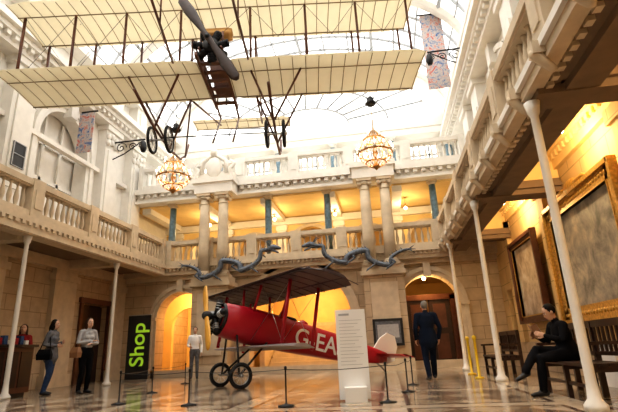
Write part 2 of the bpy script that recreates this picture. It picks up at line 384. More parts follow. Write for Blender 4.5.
for i in range(28):
    t0=pi-pi*i/28;t1=pi-pi*(i+1)/28; hexa(s,'X',[(C+A*math.cos(t0),ZS),(C+A*math.cos(t1),ZS),(C+A*math.cos(t1),ZS+H*math.sin(t1)),(C+A*math.cos(t0),ZS+H*math.sin(t0))],Y0-.3,Y0,white)
s.build('wall_front')
s=MB(); s.box(XL+.01,XR-.01,22.4,22.7,0,4.0,yellow); s.box(XL+.01,XR-.01,YB+.62,22.7,3.5,3.6,yellow)
s.box(C-2.6,C-2.4,YB+.6,22.4,0,3.5,yellow); s.box(C+2.4,C+2.6,YB+.6,22.4,0,3.5,yellow)
arch_wall(s,'X',XL+.01,C-2.6,19.2,19.4,0,3.5,[(C-5.4,.8,0,1.9,'a')],yellow)
s.build('wall_rear_rooms')
s=MB()
for i in range(12): s.box(C-1.7,C+1.7,18.2+i*.3,22.35,i*.16,(i+1)*.16,stone)
s.box(C-1.95,C-1.75,18.0,22.3,0,1.2,stone); s.box(C+1.75,C+1.95,18.0,22.3,0,1.2,stone)
s.build('staircase')
s=MB(); x=C+4.55
s.box(x-.98,x-.8,17.4,17.6,0,2.45,woodm); s.box(x+.8,x+.98,17.4,17.6,0,2.45,woodm); s.box(x-.98,x+.98,17.4,17.6,2.3,2.5,woodm)
s.box(x-.78,x-.02,17.45,17.52,0,2.3,wood); s.box(x+.02,x+.78,17.45,17.52,0,2.3,wood)
for q in(-.62,.18):
    for z in(.25,1.3): s.box(x+q,x+q+.44,17.42,17.45,z,z+.85,woodm)
s.build('door_1')
s=MB()
s.box(XL-.35,XL-.3,13.95,15.45,0,2.55,black); s.box(XL-.02,XL+.08,13.85,13.98,0,2.65,woodm); s.box(XL-.02,XL+.08,15.42,15.55,0,2.65,woodm); s.box(XL-.02,XL+.1,13.8,15.6,2.55,2.72,woodm)
s.box(XL-.25,XL-.2,14.0,14.68,0,2.5,wood); s.box(XL-.25,XL-.2,14.72,15.4,0,2.5,wood); s.build('door_2')
s=MB(); s.box(XL+.36,XL+.42,9.8,10.25,5.8,6.5,black)
for y in(9.8,10.22): s.box(XL+.41,XL+.44,y,y+.03,5.8,6.5,greyt)
for z in(5.8,6.15,6.48): s.box(XL+.41,XL+.44,9.8,10.25,z,z+.02,greyt)
s.build('window_1')
# balconies
BL=C-BE+.1; BR=C+BE+.0
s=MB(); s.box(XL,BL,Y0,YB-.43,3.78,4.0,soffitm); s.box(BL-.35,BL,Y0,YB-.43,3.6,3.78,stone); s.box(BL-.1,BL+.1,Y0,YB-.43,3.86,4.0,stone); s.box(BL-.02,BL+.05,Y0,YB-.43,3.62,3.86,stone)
for i in range(98):
    yy=Y0+i*.2; s.box(BL+.05,BL+.1,yy,yy+.1,3.78,3.86,stone)
for y in(1.4,5.2,9.3,13.05): s.box(XL,BL-.3,y-.15,y+.15,3.5,3.78,stone)
balustrade(s,'Y',Y0,YB-.45,BL-.12,4.0,stone,2.1); s.build('balcony_left')
s=MB()
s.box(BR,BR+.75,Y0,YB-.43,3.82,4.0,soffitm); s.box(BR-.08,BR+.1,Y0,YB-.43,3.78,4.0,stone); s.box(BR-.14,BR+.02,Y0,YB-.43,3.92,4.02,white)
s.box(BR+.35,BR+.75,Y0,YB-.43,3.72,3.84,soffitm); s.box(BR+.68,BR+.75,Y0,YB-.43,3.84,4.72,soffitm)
s.box(BR+.7,XR,Y0,YB-.43,4.7,4.8,yellow)
for i in range(98): s.box(BR+.12,BR+.2,Y0+i*.2,Y0+i*.2+.1,3.76,3.82,stone)
for y in(1.4,5.7,10.0,14.3):
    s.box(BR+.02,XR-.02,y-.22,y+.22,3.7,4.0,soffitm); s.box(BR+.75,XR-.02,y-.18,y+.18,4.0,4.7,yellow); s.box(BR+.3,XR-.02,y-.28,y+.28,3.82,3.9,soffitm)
balustrade(s,'Y',Y0,YB-.45,BR+.08,4.0,stone,2.15)
for i in range(19):
    y=Y0+.6+i*1.03; s.box(BR-.22,BR+.02,y-.08,y+.08,3.84,4.0,stone); s.tube([(BR-.18,y,3.86),(BR-.02,y,3.66)],[.07,.05],stone,n=8,rnd=True)
s.build('balcony_right')
for x,ys in((BL-.15,(5.2,9.3,13.05)),(BR+.0,(5.7,10.0,14.3))):
    zt=3.6 if x<0 else 3.7
    for y in ys:
        s=MB(); s.lathe((x,y,0),[(.12,0),(.12,.06),(.07,.12),(.055,.3),(.05,zt-.2),(.075,zt-.15),(.10,zt)],white,n=14); s.build('support_post')
def painting(y0,y1,z0,z1,cv,fr=None,w=.28):
    s=MB(); X=XR-.0; fr=fr or gold
    s.box(X-.13,X-.12,y0+w,y1-w,z0+w,z1-w,cv)
    for a in((y0,y0+w,z0,z1),(y1-w,y1,z0,z1),(y0,y1,z0,z0+w),(y0,y1,z1-w,z1)):
        s.box(X-.2,X-.12,*a,fr)
    for a in((y0+w-.03,y0+w,z0+w,z1-w),(y1-w,y1-w+.03,z0+w,z1-w),(y0+w,y1-w,z0+w-.03,z0+w),(y0+w,y1-w,z1-w,z1-w+.03)): s.box(X-.21,X-.12,*a,gold)
    for a in((y0-.03,y0+.05,z0-.03,z1+.03),(y1-.05,y1+.03,z0-.03,z1+.03),(y0,y1,z0-.03,z0+.05),(y0,y1,z1-.05,z1+.03)): s.box(X-.26,X-.12,*a,fr)
    if fr is gold:
        n=int((y1-y0)/.12)
        for i in range(n+1):
            yy=y0+.14+i*(y1-y0-.28)/n
            for z in(z0+.14,z1-.14): s.ell((X-.195,yy,z),(.03,.045,.05),gold,n=6)
        n=int((z1-z0)/.12)
        for i in range(1,n):
            for yy in(y0+.14,y1-.14): s.ell((X-.195,yy,z0+.14+i*(z1-z0-.28)/n),(.03,.05,.045),gold,n=6)
        s.ell((X-.2,(y0+y1)/2,z1+.06),(.06,.35,.16),gold)
        for q in(-1,1): s.tube([(X-.2,(y0+y1)/2+q*.3,z1+.08),(X-.2,(y0+y1)/2+q*.6,z1+.1),(X-.2,(y0+y1)/2+q*.8,z1+.02)],[.06,.04,.02],gold,rnd=True)
    s.build('framed_painting')
painting(7.35,10.6,1.05,3.45,cv1); painting(11.6,13.8,1.2,3.35,cv2,woodm,.16)
# ------------------------------------------------------------------ banners, brackets
s=MB()
s.tube([(2.2,15.3,13.0),(3.2,15.3,12.98)],.03,iron); s.box(2.3,3.1,15.29,15.31,9.7,12.95,tap); s.build('heraldic_banner')
s=MB(); s.tube([(XL+.36,12.4,8.75),(XL+.95,12.4,8.75)],.03,iron); s.box(XL+.3,XL+.85,12.39,12.41,7.25,8.72,tap); s.build('heraldic_banner')
def bracket(x,y,z,sg):
    s=MB(); s.tube([(x,y,z),(x+sg*1.3,y,z)],.03,iron,n=6)
    for cx,rr in((.35,.22),(.8,.16),(1.15,.1)):
        s.tube([(x+sg*(cx+rr*(1-i/22)*math.cos(i*.5)),y,z-.24+rr*(1-i/22)*math.sin(i*.5)) for i in range(20)],.018,iron,n=5)
    s.tube([(x,y,z-.7),(x+sg*.5,y,z-.5),(x+sg*1.2,y,z-.05)],.022,iron,n=6)
    s.lathe((x+sg*1.25,y,z-.45),[(.03,.4),(.1,.3),(.13,.1),(.08,-.05)],iron,n=8); s.build('iron_wall_bracket')
bracket(XR-.35,14.3,10.6,-1); bracket(XL+.35,14.3,8.5,1)
# ------------------------------------------------------------------ dragons
def dragon(x0,sg,ln=3.1):
    s=MB(); y=YB-1.04
    pts=[];rad=[]
    n=72
    for i in range(n+1):
        t=i/n; x=x0+sg*(t*ln+.12*math.sin(t*4*pi*2.1)); z=3.55+.25*math.sin(t*2*pi*2.1+.9)+.38*(1-t)**2
        pts.append((x,y-.06*math.sin(t*9),z)); rad.append(.026+.075*math.sin(pi*min(1,.12+t*.84))**.8)
    pts=[Vector(p) for p in pts]
    s.tube(pts,rad,dragonm,n=10,side=(0,1,0),rnd=True)
    for i in range(3,n-2,2):
        p=pts[i]; s.tube([p+Vector((0,0,rad[i]*.8)),p+Vector((-sg*.05,0,rad[i]+.08))],[.024,.004],dragonm,n=5)
    h=pts[0]
    s.tube([h+Vector((sg*.15,0,0)),h+Vector((0,0,.06)),h+Vector((-sg*.14,-.05,.09)),h+Vector((-sg*.34,-.1,.03))],[.07,.12,.10,.05],dragonm,n=10,side=(0,1,0),rnd=True)
    s.tube([h+Vector((-sg*.05,-.05,0)),h+Vector((-sg*.28,-.1,-.12))],[.05,.028],dragonm,n=8,rnd=True)
    for k in(-.06,.06): s.tube([h+Vector((0,k,.12)),h+Vector((sg*.12,k*1.5,.30)),h+Vector((sg*.3,k*2,.34))],[.024,.016,.005],dragonm,n=6)
    for t in(.22,.45,.68,.88):
        p=pts[int(t*n)]
        s.tube([p,p+Vector((sg*.12,-.08,-.14)),p+Vector((-sg*.06,-.1,-.27)),p+Vector((-sg*.16,-.12,-.32))],[.055,.04,.03,.018],dragonm,n=7,rnd=True)
        for k in(-.05,0,.05): s.tube([p+Vector((-sg*.08,-.1+k,-.29)),p+Vector((-sg*.2,-.12+k*1.5,-.38))],[.014,.003],dragonm,n=5)
    e=pts[-1]; 
    for a in(-.6,0,.6): s.tube([e,e+Vector((sg*.24*math.cos(a),0,.24*math.sin(a)))],[.03,.005],dragonm,n=5)
    for t in(.12,.5): 
        p=pts[int(t*n)]; s.tube([p,(p.x,YB-.42,p.z)],.025,iron,n=5)
    s.build('dragon_sculpture')
dragon(C-.75,-1); dragon(C+.75,1)
# ------------------------------------------------------------------ chandeliers
def chandelier(x,y,z):
    s=MB(); s.torus((x,y,z),.48,.028,brass,28); s.torus((x,y,z+.42),.3,.02,brass,20); s.torus((x,y,z-.28),.28,.02,brass,20)
    s.lathe((x,y,z-.5),[(.01,0),(.05,.04),(.10,.12),(.05,.2),(.04,.4),(.09,.5),(.05,.62),(.03,.9),(.08,1.0),(.03,1.1),(.02,1.3)],brass,n=12)
    for i in range(12):
        a=2*pi*i/12; c,d=math.cos(a),math.sin(a); p=lambda r,h:(x+c*r,y+d*r,z+h)
        s.tube([p(.04,.72),p(.12,.62),p(.3,.42),p(.42,.2),p(.48,0),p(.42,-.16),p(.28,-.28),p(.12,-.4),p(.03,-.45)],.011,brass,n=5)
        s.lathe(p(.5,.02),[(.04,0),(.05,.03),(.018,.04),(.018,.13)],whitep,n=8); s.ell(p(.5,.18),(.028,.028,.045),bulb,n=8)
        for h,r in((-.08,.46),(-.2,.37),(-.3,.24),(.3,.37)): s.ell(p(r,h),(.03,.03,.06),crystal,n=6)
        if i%2==0: s.lathe(p(.3,.44),[(.03,0),(.014,.02),(.014,.1)],whitep,n=6); s.ell(p(.3,.57),(.024,.024,.04),bulb,n=6)
    s.tube([(x,y,z+.8),(x,y,z+1.55)],.012,brass,n=5)
    s.lathe((x,y,z+1.5),[(.02,0),(.13,.05),(.15,.12),(.08,.2),(.1,.26),(.03,.34)],iron,n=12)
    for i in range(6):
        a=2*pi*i/6; s.tube([(x+.12*math.cos(a),y+.12*math.sin(a),z+1.55),(x+.22*math.cos(a),y+.22*math.sin(a),z+1.7)],.014,iron,n=4)
    s.tube([(x,y,z+1.8),(x,y,ZS+H*math.sqrt(1-((x-C)/A)**2)-.03)],.012,iron,n=5)
    s.build('chandelier')
    l=bpy.data.lights.new('chandelier_light','POINT'); l.energy=60; l.color=(1,.7,.4); l.shadow_soft_size=.2
    o=bpy.data.objects.new('chandelier_light',l); o.location=(x,y,z+.05); bpy.context.scene.collection.objects.link(o)
chandelier(-5.95,12,5.85); chandelier(.1,12,5.95)
# ------------------------------------------------------------------ box kite
def wing(mb,x0,x1,yc,ch,z,m,ribs=.33,ribm=rib,tip=.12,camber=.06,th=.025):
    n=9; nx=20
    def sec(x,c):
        up=[];dn=[]
        for i in range(n):
            u=i/(n-1); h=camber*4*u*(1-u)*.9; tt=th*(1-abs(2*u-1)**3)+.006
            up.append((x,yc+(u-.5)*c,z+h+tt)); dn.append((x,yc+(u-.5)*c,z+h-tt))
        return up+dn[::-1]
    R=[]
    for i in range(nx+1):
        x=x0+(x1-x0)*i/nx; e=min(x-x0,x1-x); c=ch*(1-tip*(1-min(1,e/.35))**2); R.append(sec(x,c))
    mb.rings(R,m,False)
    if ribs:
        k=int((x1-x0)/ribs)
        for i in range(k+1):
            x=x0+.03+i*(x1-x0-.06)/k
            pts=[(x,yc+(u-.5)*ch,z+camber*4*u*(1-u)*.9-th-.004) for u in(.02,.25,.5,.75,.98)]
            mb.tube(pts,.010,ribm,n=4,side=(1,0,0))
        for u in(.06,.68): mb.tube([(x0,yc+(u-.5)*ch,z+camber*4*u*(1-u)*.9-th),(x1,yc+(u-.5)*ch,z+camber*4*u*(1-u)*.9-th)],.02,ribm,n=5)
def wheel(mb,c,R,t,spokes=12,axis='x',disc=None):
    mb.torus(c,R-t,t,tyre,24,8,axis)
    mb.torus(c,R-2*t,.012,steel,24,5,axis)
    mb.tube([(c[0]-.07,c[1],c[2]),(c[0]+.07,c[1],c[2])],.035,steel,n=10)
    for i in range(spokes):
        a=2*pi*i/spokes; mb.tube([c,(c[0],c[1]+(R-2*t)*math.cos(a),c[2]+(R-2*t)*math.sin(a))],.006,steel,n=4)
k=MB(); k.M=Matrix.Translation((-3.52,9.15,7.05))@Matrix.Rotation(math.radians(189),4,'Z')@Matrix.Rotation(math.radians(.6),4,'Y')
HS=4.9;CH=1.72;G=1.85
wing(k,-HS,-.3,0,CH,0,fabric,ribs=.29); wing(k,.3,HS,0,CH,0,fabric,ribs=.29); wing(k,-HS,HS,0,CH,G,fabric,ribs=.29)
xs=(-4.7,-3.45,-2.2,-.85,.85,2.2,3.45,4.7)
for x in xs:
    for y in(-.77,.32): k.tube([(x,y,.04),(x,y,G-.02)],[(.03,.045)]*2,spar,n=6)
for i in range(len(xs)-1):
    for y in(-.77,.32):
        k.tube([(xs[i],y,.05),(xs[i+1],y,G)],.006,iron,n=3); k.tube([(xs[i+1],y,.05),(xs[i],y,G)],.006,iron,n=3)
for x in(-.85,.85):
    for z in(0,G):
        k.tube([(x,-.8,z),(x*.8,-3.9,G*.55+ (z-G/2)*.15)],.028,spar,n=6)
        k.tube([(x,.8,z),(x*.75,5.2,.55+z*.4)],.028,spar,n=6)
    for y in(1.9,3.2,4.4):
        q=(y-.8)/4.4; k.tube([(x*(1-.25*q),y,.55*q),(x*(1-.25*q),y,G+(.55+.4*G-G)*q)],.018,spar,n=5)
wing(k,-1.6,1.6,-4.1,.7,G*.55,fabric)
wing(k,-1.5,1.5,5.3,.8,.55,fabric); wing(k,-1.5,1.5,5.3,.8,1.3,fabric)
for x in(-.6,0,.6): k.box(x-.012,x+.012,5.1,5.75,.6,1.28,fabric)
k.box(-.3,-.24,-1.3,1.1,-.04,.04,spar); k.box(.24,.3,-1.3,1.1,-.04,.04,spar)
for y in(-1.1,-.75,-.4,-.05,.3,.65): k.box(-.26,.26,y,y+.12,-.02,.02,woodm)
for x in(-.25,.25):
    k.tube([(x,-1.7,-.1),(x,.9,.3)],.03,spar,n=6); k.tube([(x,.7,.0),(x,.7,.85)],.03,spar,n=6); k.tube([(x,-1.2,0),(x,-1.3,.7)],.02,spar,n=6); k.tube([(x,-1.7,-.1),(x,-.7,-1.3)],.022,spar,n=6)
EZ=.40
k.box(-.22,.22,-.95,-.6,.2,.25,woodm); k.box(-.22,.22,-.62,-.58,.25,.7,woodm); k.box(-.2,.2,-.4,-.05,.25,.3,woodm); k.box(-.2,.2,-.08,-.04,.3,.75,woodm)
k.tube([(0,-1.15,0),(0,-1.1,.6)],.018,iron,n=6); k.torus((0,-1.1,.65),.11,.014,iron,14,5,'y')
k.lathe((-.4,.15,1.2),[(.02,0),(.15,.02),(.17,.1),(.17,.7),(.15,.78),(.02,.8)],brass,n=14,rot=Matrix.Rotation(pi/2,3,'Y'))
k.lathe((0,.75,EZ),[(.05,-.14),(.18,-.12),(.18,.12),(.05,.14)],iron,n=14,rot=Matrix.Rotation(pi/2,3,'X'))
for i in range(7):
    a=2*pi*i/7+.2; k.tube([(0,.75,EZ),(.42*math.cos(a),.75,EZ+.42*math.sin(a))],[.08,.085],iron,n=8)
    for rr in(.24,.29,.34,.38): k.lathe((rr*math.cos(a),.75,EZ+rr*math.sin(a)),[(.10,-.008),(.10,.008)],iron,n=8,rot=Vector((0,0,1)).rotation_difference(Vector((math.cos(a),0,math.sin(a)))).to_matrix())
k.tube([(0,.3,EZ),(0,1.2,EZ)],.05,iron,n=8)
a=math.radians(60); u=Vector((math.cos(a),0,math.sin(a)))
pc=Vector((0,1.1,EZ))
k.tube([pc-u*1.3,pc-u*1.2,pc-u*.8,pc-u*.2,pc,pc+u*.2,pc+u*.8,pc+u*1.2,pc+u*1.3],[(.04,.01),(.11,.018),(.13,.02),(.06,.04),(.08,.06),(.06,.04),(.13,.02),(.11,.018),(.04,.01)],wood,n=8,side=u.cross(Vector((0,1,0))))
for x in(-1.35,1.35):
    sk=[(x,1.6,-1.15),(x,.6,-1.35),(x,-.8,-1.38),(x,-1.7,-1.25),(x,-2.2,-.95),(x,-2.5,-.45)]
    k.tube(sk,[(.03,.035)]*6,spar,n=6,side=(1,0,0))
    for y in(-.8,.35): 
        k.tube([(x,y,-1.35),(x*.63,y,0)],.026,spar,n=6); k.tube([(x,y,-1.35),(x*1.5,y,0)],.026,spar,n=6)
    k.tube([(x,-2.2,-.95),(x*.63,-.8,0)],.022,spar,n=6)
    k.tube([(x-.26,-.1,-1.45),(x+.26,-.1,-1.45)],.02,steel,n=6)
    for dx in(-.2,.2): wheel(k,(x+dx,-.1,-1.45),.33,.035,12)
k.tube([(-1.35,-.1,-1.4),(1.35,-.1,-1.4)],.015,iron,n=5)
for x in(-3.5,3.5,-.85,.85): k.tube([(x,0,G),(x*.95,-.3,5.3)],.008,iron,n=3)
k.build('hanging_boxkite_biplane')
# ------------------------------------------------------------------ red biplane
k=MB(); PIT=-13
T=Matrix.Translation((-2.82,11.35,1.10))@Matrix.Rotation(math.radians(-48),4,'Z')@Matrix.Rotation(math.radians(PIT),4,'X'); k.M=T
def sec(y,w,h,zc,n=20,p=3):
    o=[]
    for i in range(n):
        a=2*pi*i/n; c,d=math.cos(a),math.sin(a)
        o.append((w*math.copysign(abs(c)**(2/p),c),y,zc+h*math.copysign(abs(d)**(2/p),d)))
    return o
st=[(-1.45,.27,.30,.10),(-1.38,.36,.38,.10),(-1.0,.39,.41,.10),(-.5,.39,.42,.10),(.1,.38,.41,.10),(.9,.35,.38,.10),(1.8,.29,.34,.11),(2.7,.20,.27,.13),(3.3,.10,.2,.15),(3.7,.04,.14,.17)]
k.rings([sec(*q) for q in st],red)
k.lathe((0,-1.46,.10),[(.26,0),(.22,.05),(.05,.07)],black,n=16,rot=Matrix.Rotation(pi/2,3,'X'))
for i in range(5):
    a=2*pi*i/5+pi/2; k.tube([(0,-1.54,.10),(.42*math.cos(a),-1.52,.10+.42*math.sin(a))],[.06,.075],iron,n=8)
    for rr in(.22,.28,.34): k.lathe((rr*math.cos(a),-1.52,.10+rr*math.sin(a)),[(.095,-.008),(.095,.008)],steel,n=8,rot=Vector((0,0,1)).rotation_difference(Vector((math.cos(a),0,math.sin(a)))).to_matrix())
k.torus((0,-1.42,.10),.33,.05,black,24,8,'y')
k.ell((0,-1.74,.10),(.11,.14,.11),black)
a=math.radians(50); u=Vector((-math.cos(a),0,math.sin(a))); pc=Vector((0,-1.76,.10))
k.tube([pc-u*1.0,pc-u*.9,pc-u*.55,pc-u*.14,pc,pc+u*.14,pc+u*.55,pc+u*.9,pc+u*1.0],[(.05,.012),(.12,.03),(.13,.04),(.06,.05),(.07,.06),(.06,.05),(.13,.04),(.12,.03),(.05,.012)],prop,n=8,side=u.cross(Vector((0,1,0))))
k.torus((0,.35,.50),.2,.035,black,20,6); k.lathe((0,.35,.40),[(.19,0),(.19,.09)],black,n=16); k.lathe((0,.8,.38),[(.18,0),(.14,.14),(.02,.2)],red,n=12)
k.add([(-.18,.12,.48),(.18,.12,.48),(.12,.2,.68),(-.12,.2,.68)],[(0,1,2,3)],steel)
wing(k,-2.9,2.9,-.35,1.35,1.02,maroon,ribs=.4,ribm=maroon,tip=.5,camber=.05,th=.03)
k.M=T@Matrix.Translation((0,-.3,-.36))@Matrix.Rotation(math.radians(8),4,'X')
wing(k,-2.05,2.05,0,.9,0,lwing,ribs=0,tip=.5,camber=.04,th=.03)
k.M=T
for x in(-1.75,1.75):
    for y in(-.7,.05): k.tube([(x,y+.05,-.36),(x,y,1.0)],[(.02,.045)]*2,red,n=6,side=(1,0,0))
for sx in(-1,1):
    for y in(-.75,.0): k.tube([(sx*.3,y,.4),(sx*.48,y-.02,1.02)],[(.018,.035)]*2,red,n=6,side=(1,0,0))
    for y in(-.7,.05):
        k.tube([(sx*.35,y,-.25),(sx*1.75,y,.98)],.005,steel,n=3); k.tube([(sx*.48,y,1.0),(sx*1.75,y+.05,-.32)],.005,steel,n=3)
    k.tube([(sx*.3,-1.05,-.2),(sx*.5,-.88,-1.06)],.025,black,n=6); k.tube([(sx*.3,-.25,-.2),(sx*.5,-.88,-1.06)],.025,black,n=6)
    wheel(k,(sx*.58,-.88,-1.06),.28,.045,10)
k.tube([(-.63,-.88,-1.06),(.63,-.88,-1.06)],.022,steel,n=6)
R=[]
for x,c in((-1.0,.2),(-.85,.5),(-.4,.65),(0,.7),(.4,.65),(.85,.5),(1.0,.2)):
    R.append([(x,3.85-c*.9,.20),(x,3.5,.23),(x,3.85,.20),(x,3.5,.17)])
k.rings(R,red,False)
pr=[(3.2,.32),(3.4,.66),(3.65,.86),(3.95,.82),(4.07,.54),(4.0,.14),(3.75,.02),(3.6,.14)]
k.add([(-.02,y,z) for y,z in pr]+[(.02,y,z) for y,z in pr],[tuple(range(8)),tuple(range(15,7,-1))]+[(i,(i+1)%8,(i+1)%8+8,i+8) for i in range(8)],whitep)
k.tube([(0,3.3,0),(0,3.55,-.1),(0,3.75,-.22)],.022,steel,n=6)
plane=k.build('red_biplane')
cu=bpy.data.curves.new('registration','FONT'); cu.body='G-EASQ'; cu.size=.60; cu.extrude=.004; cu.offset=.006
to=bpy.data.objects.new('registration',cu); bpy.context.scene.collection.objects.link(to)
cu.materials.append(whitep)
R3=Matrix(((0,0,1,.392),(1,0,0,.42),(0,1,0,-.12),(0,0,0,1)))
to.matrix_world=T@R3@Matrix.Rotation(math.radians(3.8),4,'Y')@Matrix.Diagonal((1,1,1,1))
to.parent=plane; to.matrix_parent_inverse=plane.matrix_world.inverted()
# ------------------------------------------------------------------ furniture & signs
def bench(x,y0,y1):
    s=MB()
    for i in range(4): s.box(x-.48+i*.125,x-.48+i*.125+.10,y0,y1,.41,.45,wood)
    for y in(y0+.04,y1-.04,(y0+y1)/2):
        s.box(x-.46,x-.40,y-.03,y+.03,0,.41,wood); s.box(x-.03,x+.04,y-.03,y+.03,0,.95,wood); s.box(x-.46,x+.0,y-.025,y+.025,.35,.41,wood)
    for y in(y0+.04,y1-.04): s.box(x-.5,x+.03,y-.035,y+.035,.66,.70,wood); s.box(x-.46,x-.41,y-.025,y+.025,.41,.66,wood)
    s.box(x-.02,x+.03,y0,y1,.88,.97,wood); s.box(x-.02,x+.03,y0,y1,.52,.57,wood); s.box(x-.44,x-.41,y0,y1,.16,.20,wood)
    n=int((y1-y0)/.12)
    for i in range(n): yy=y0+.06+i*(y1-y0-.12)/(n-1); s.box(x-.008,x+.018,yy-.022,yy+.022,.57,.88,wood)
    s.build('wooden_bench')
bench(2.77,6.15,7.95); bench(2.75,10.8,12.4)
s=MB()
s.box(-9.65,-8.45,8.95,10.25,.08,1.08,woodm); s.box(-9.6,-8.52,9.0,10.2,0,.08,black); s.box(-9.73,-8.38,8.88,10.32,1.08,1.14,wood)
for y in(9.0,9.42,9.84): s.box(-8.46,-8.43,y+.02,y+.36,.2,.98,wood)
for x in(-9.6,-9.2,-8.82): s.box(x,x+.3,8.92,8.96,.2,.98,wood)
s.box(-9.4,-9.0,9.2,9.25,1.14,1.5,black); s.box(-9.22,-9.18,9.2,9.3,1.14,1.2,black)
for i in range(7):
    y=9.05+i*.16; s.box(-8.62,-8.5,y,y+.1,1.14,1.24+.05*(i%3),(paper,cred,jean)[i%3])
for i in range(4): s.box(-8.95+i*.12,-8.86+i*.12,9.1,9.14,1.14,1.36,paper if i%2 else cred)
s.build('shop_counter')
s=MB()
s.box(-8.4,-7.62,14.28,14.32,.06,2.06,black); s.box(-8.45,-7.57,14.15,14.45,0,.07,steel); s.box(-8.41,-7.61,14.27,14.33,2.05,2.08,steel)
sb=s.build('shop_banner')
cu=bpy.data.curves.new('shop_text','FONT'); cu.body='Shop'; cu.size=.68; cu.extrude=.003; cu.offset=.01; cu.materials.append(green)
t=bpy.data.objects.new('shop_text',cu); bpy.context.scene.collection.objects.link(t)
t.matrix_world=Matrix.Translation((-7.80,14.27,.45))@Matrix(((0,-1,0,0),(0,0,-1,0),(1,0,0,0),(0,0,0,1)))
t.parent=sb; t.matrix_parent_inverse=sb.matrix_world.inverted()
s=MB(); s.M=Matrix.Translation((-.56,7.3,0))@Matrix.Rotation(math.radians(6),4,'Z'); w_,h_=.46,1.32
s.box(-w_/2,w_/2,-.03,.03,.02,h_,whitep); s.box(-w_/2+.08,w_/2-.06,-.28,.25,0,.2,whitep); s.box(-w_/2+.05,-.02,-.034,-.03,h_-.09,h_-.06,greyt)
for i in range(14):
    z=h_-.16-i*.05; s.box(-w_/2+.05,w_/2-.06-(i*37%5)*.03,-.033,-.03,z-.006,z,greyt)
s.build('information_panel')
def stanch(pts):
    s=MB()
    for i,(x,y) in enumerate(pts):
        s.lathe((x,y,0),[(.12,0),(.12,.015),(.03,.03),(.012,.05),(.012,.48),(.02,.5),(.02,.53),(.005,.54)],iron,n=12)
    for i in range(len(pts)-1):
        a,b=pts[i],pts[i+1]; s.tube([(a[0]+(b[0]-a[0])*t,a[1]+(b[1]-a[1])*t,.49-.03*math.sin(pi*t)) for t in(0,.25,.5,.75,1)],.005,iron,n=4)
    s.build('rope_barrier')
stanch([(-5.6,12.6),(-5.1,9.8),(-4.6,7.7),(-3.15,7.25),(-1.5,6.8),(-.08,6.95),(.25,8.4),(.4,9.8)])
for x,y in((1.86,10.9),(1.95,12.4)):
    s=MB(); s.lathe((x,y,0),[(.1,0),(.1,.03),(.03,.05),(.03,.8),(.045,.82),(.045,.88),(.01,.9)],ypost,n=12); s.build('yellow_bollard')
s=MB(); s.box(3.35,3.8,7.9,8.5,0,.6,whitep); s.box(3.33,3.82,7.88,8.52,.6,.64,greyt); s.build('display_plinth')
s=MB(); px=C+3.05; s.box(px-.48,px+.48,YB-.95,YB-.86,.75,1.6,black); s.box(px-.4,px+.4,YB-.96,YB-.95,.83,1.52,cgrey); s.box(px-.34,px+.34,YB-.965,YB-.96,1.0,1.42,clight); s.build('wall_plaque')
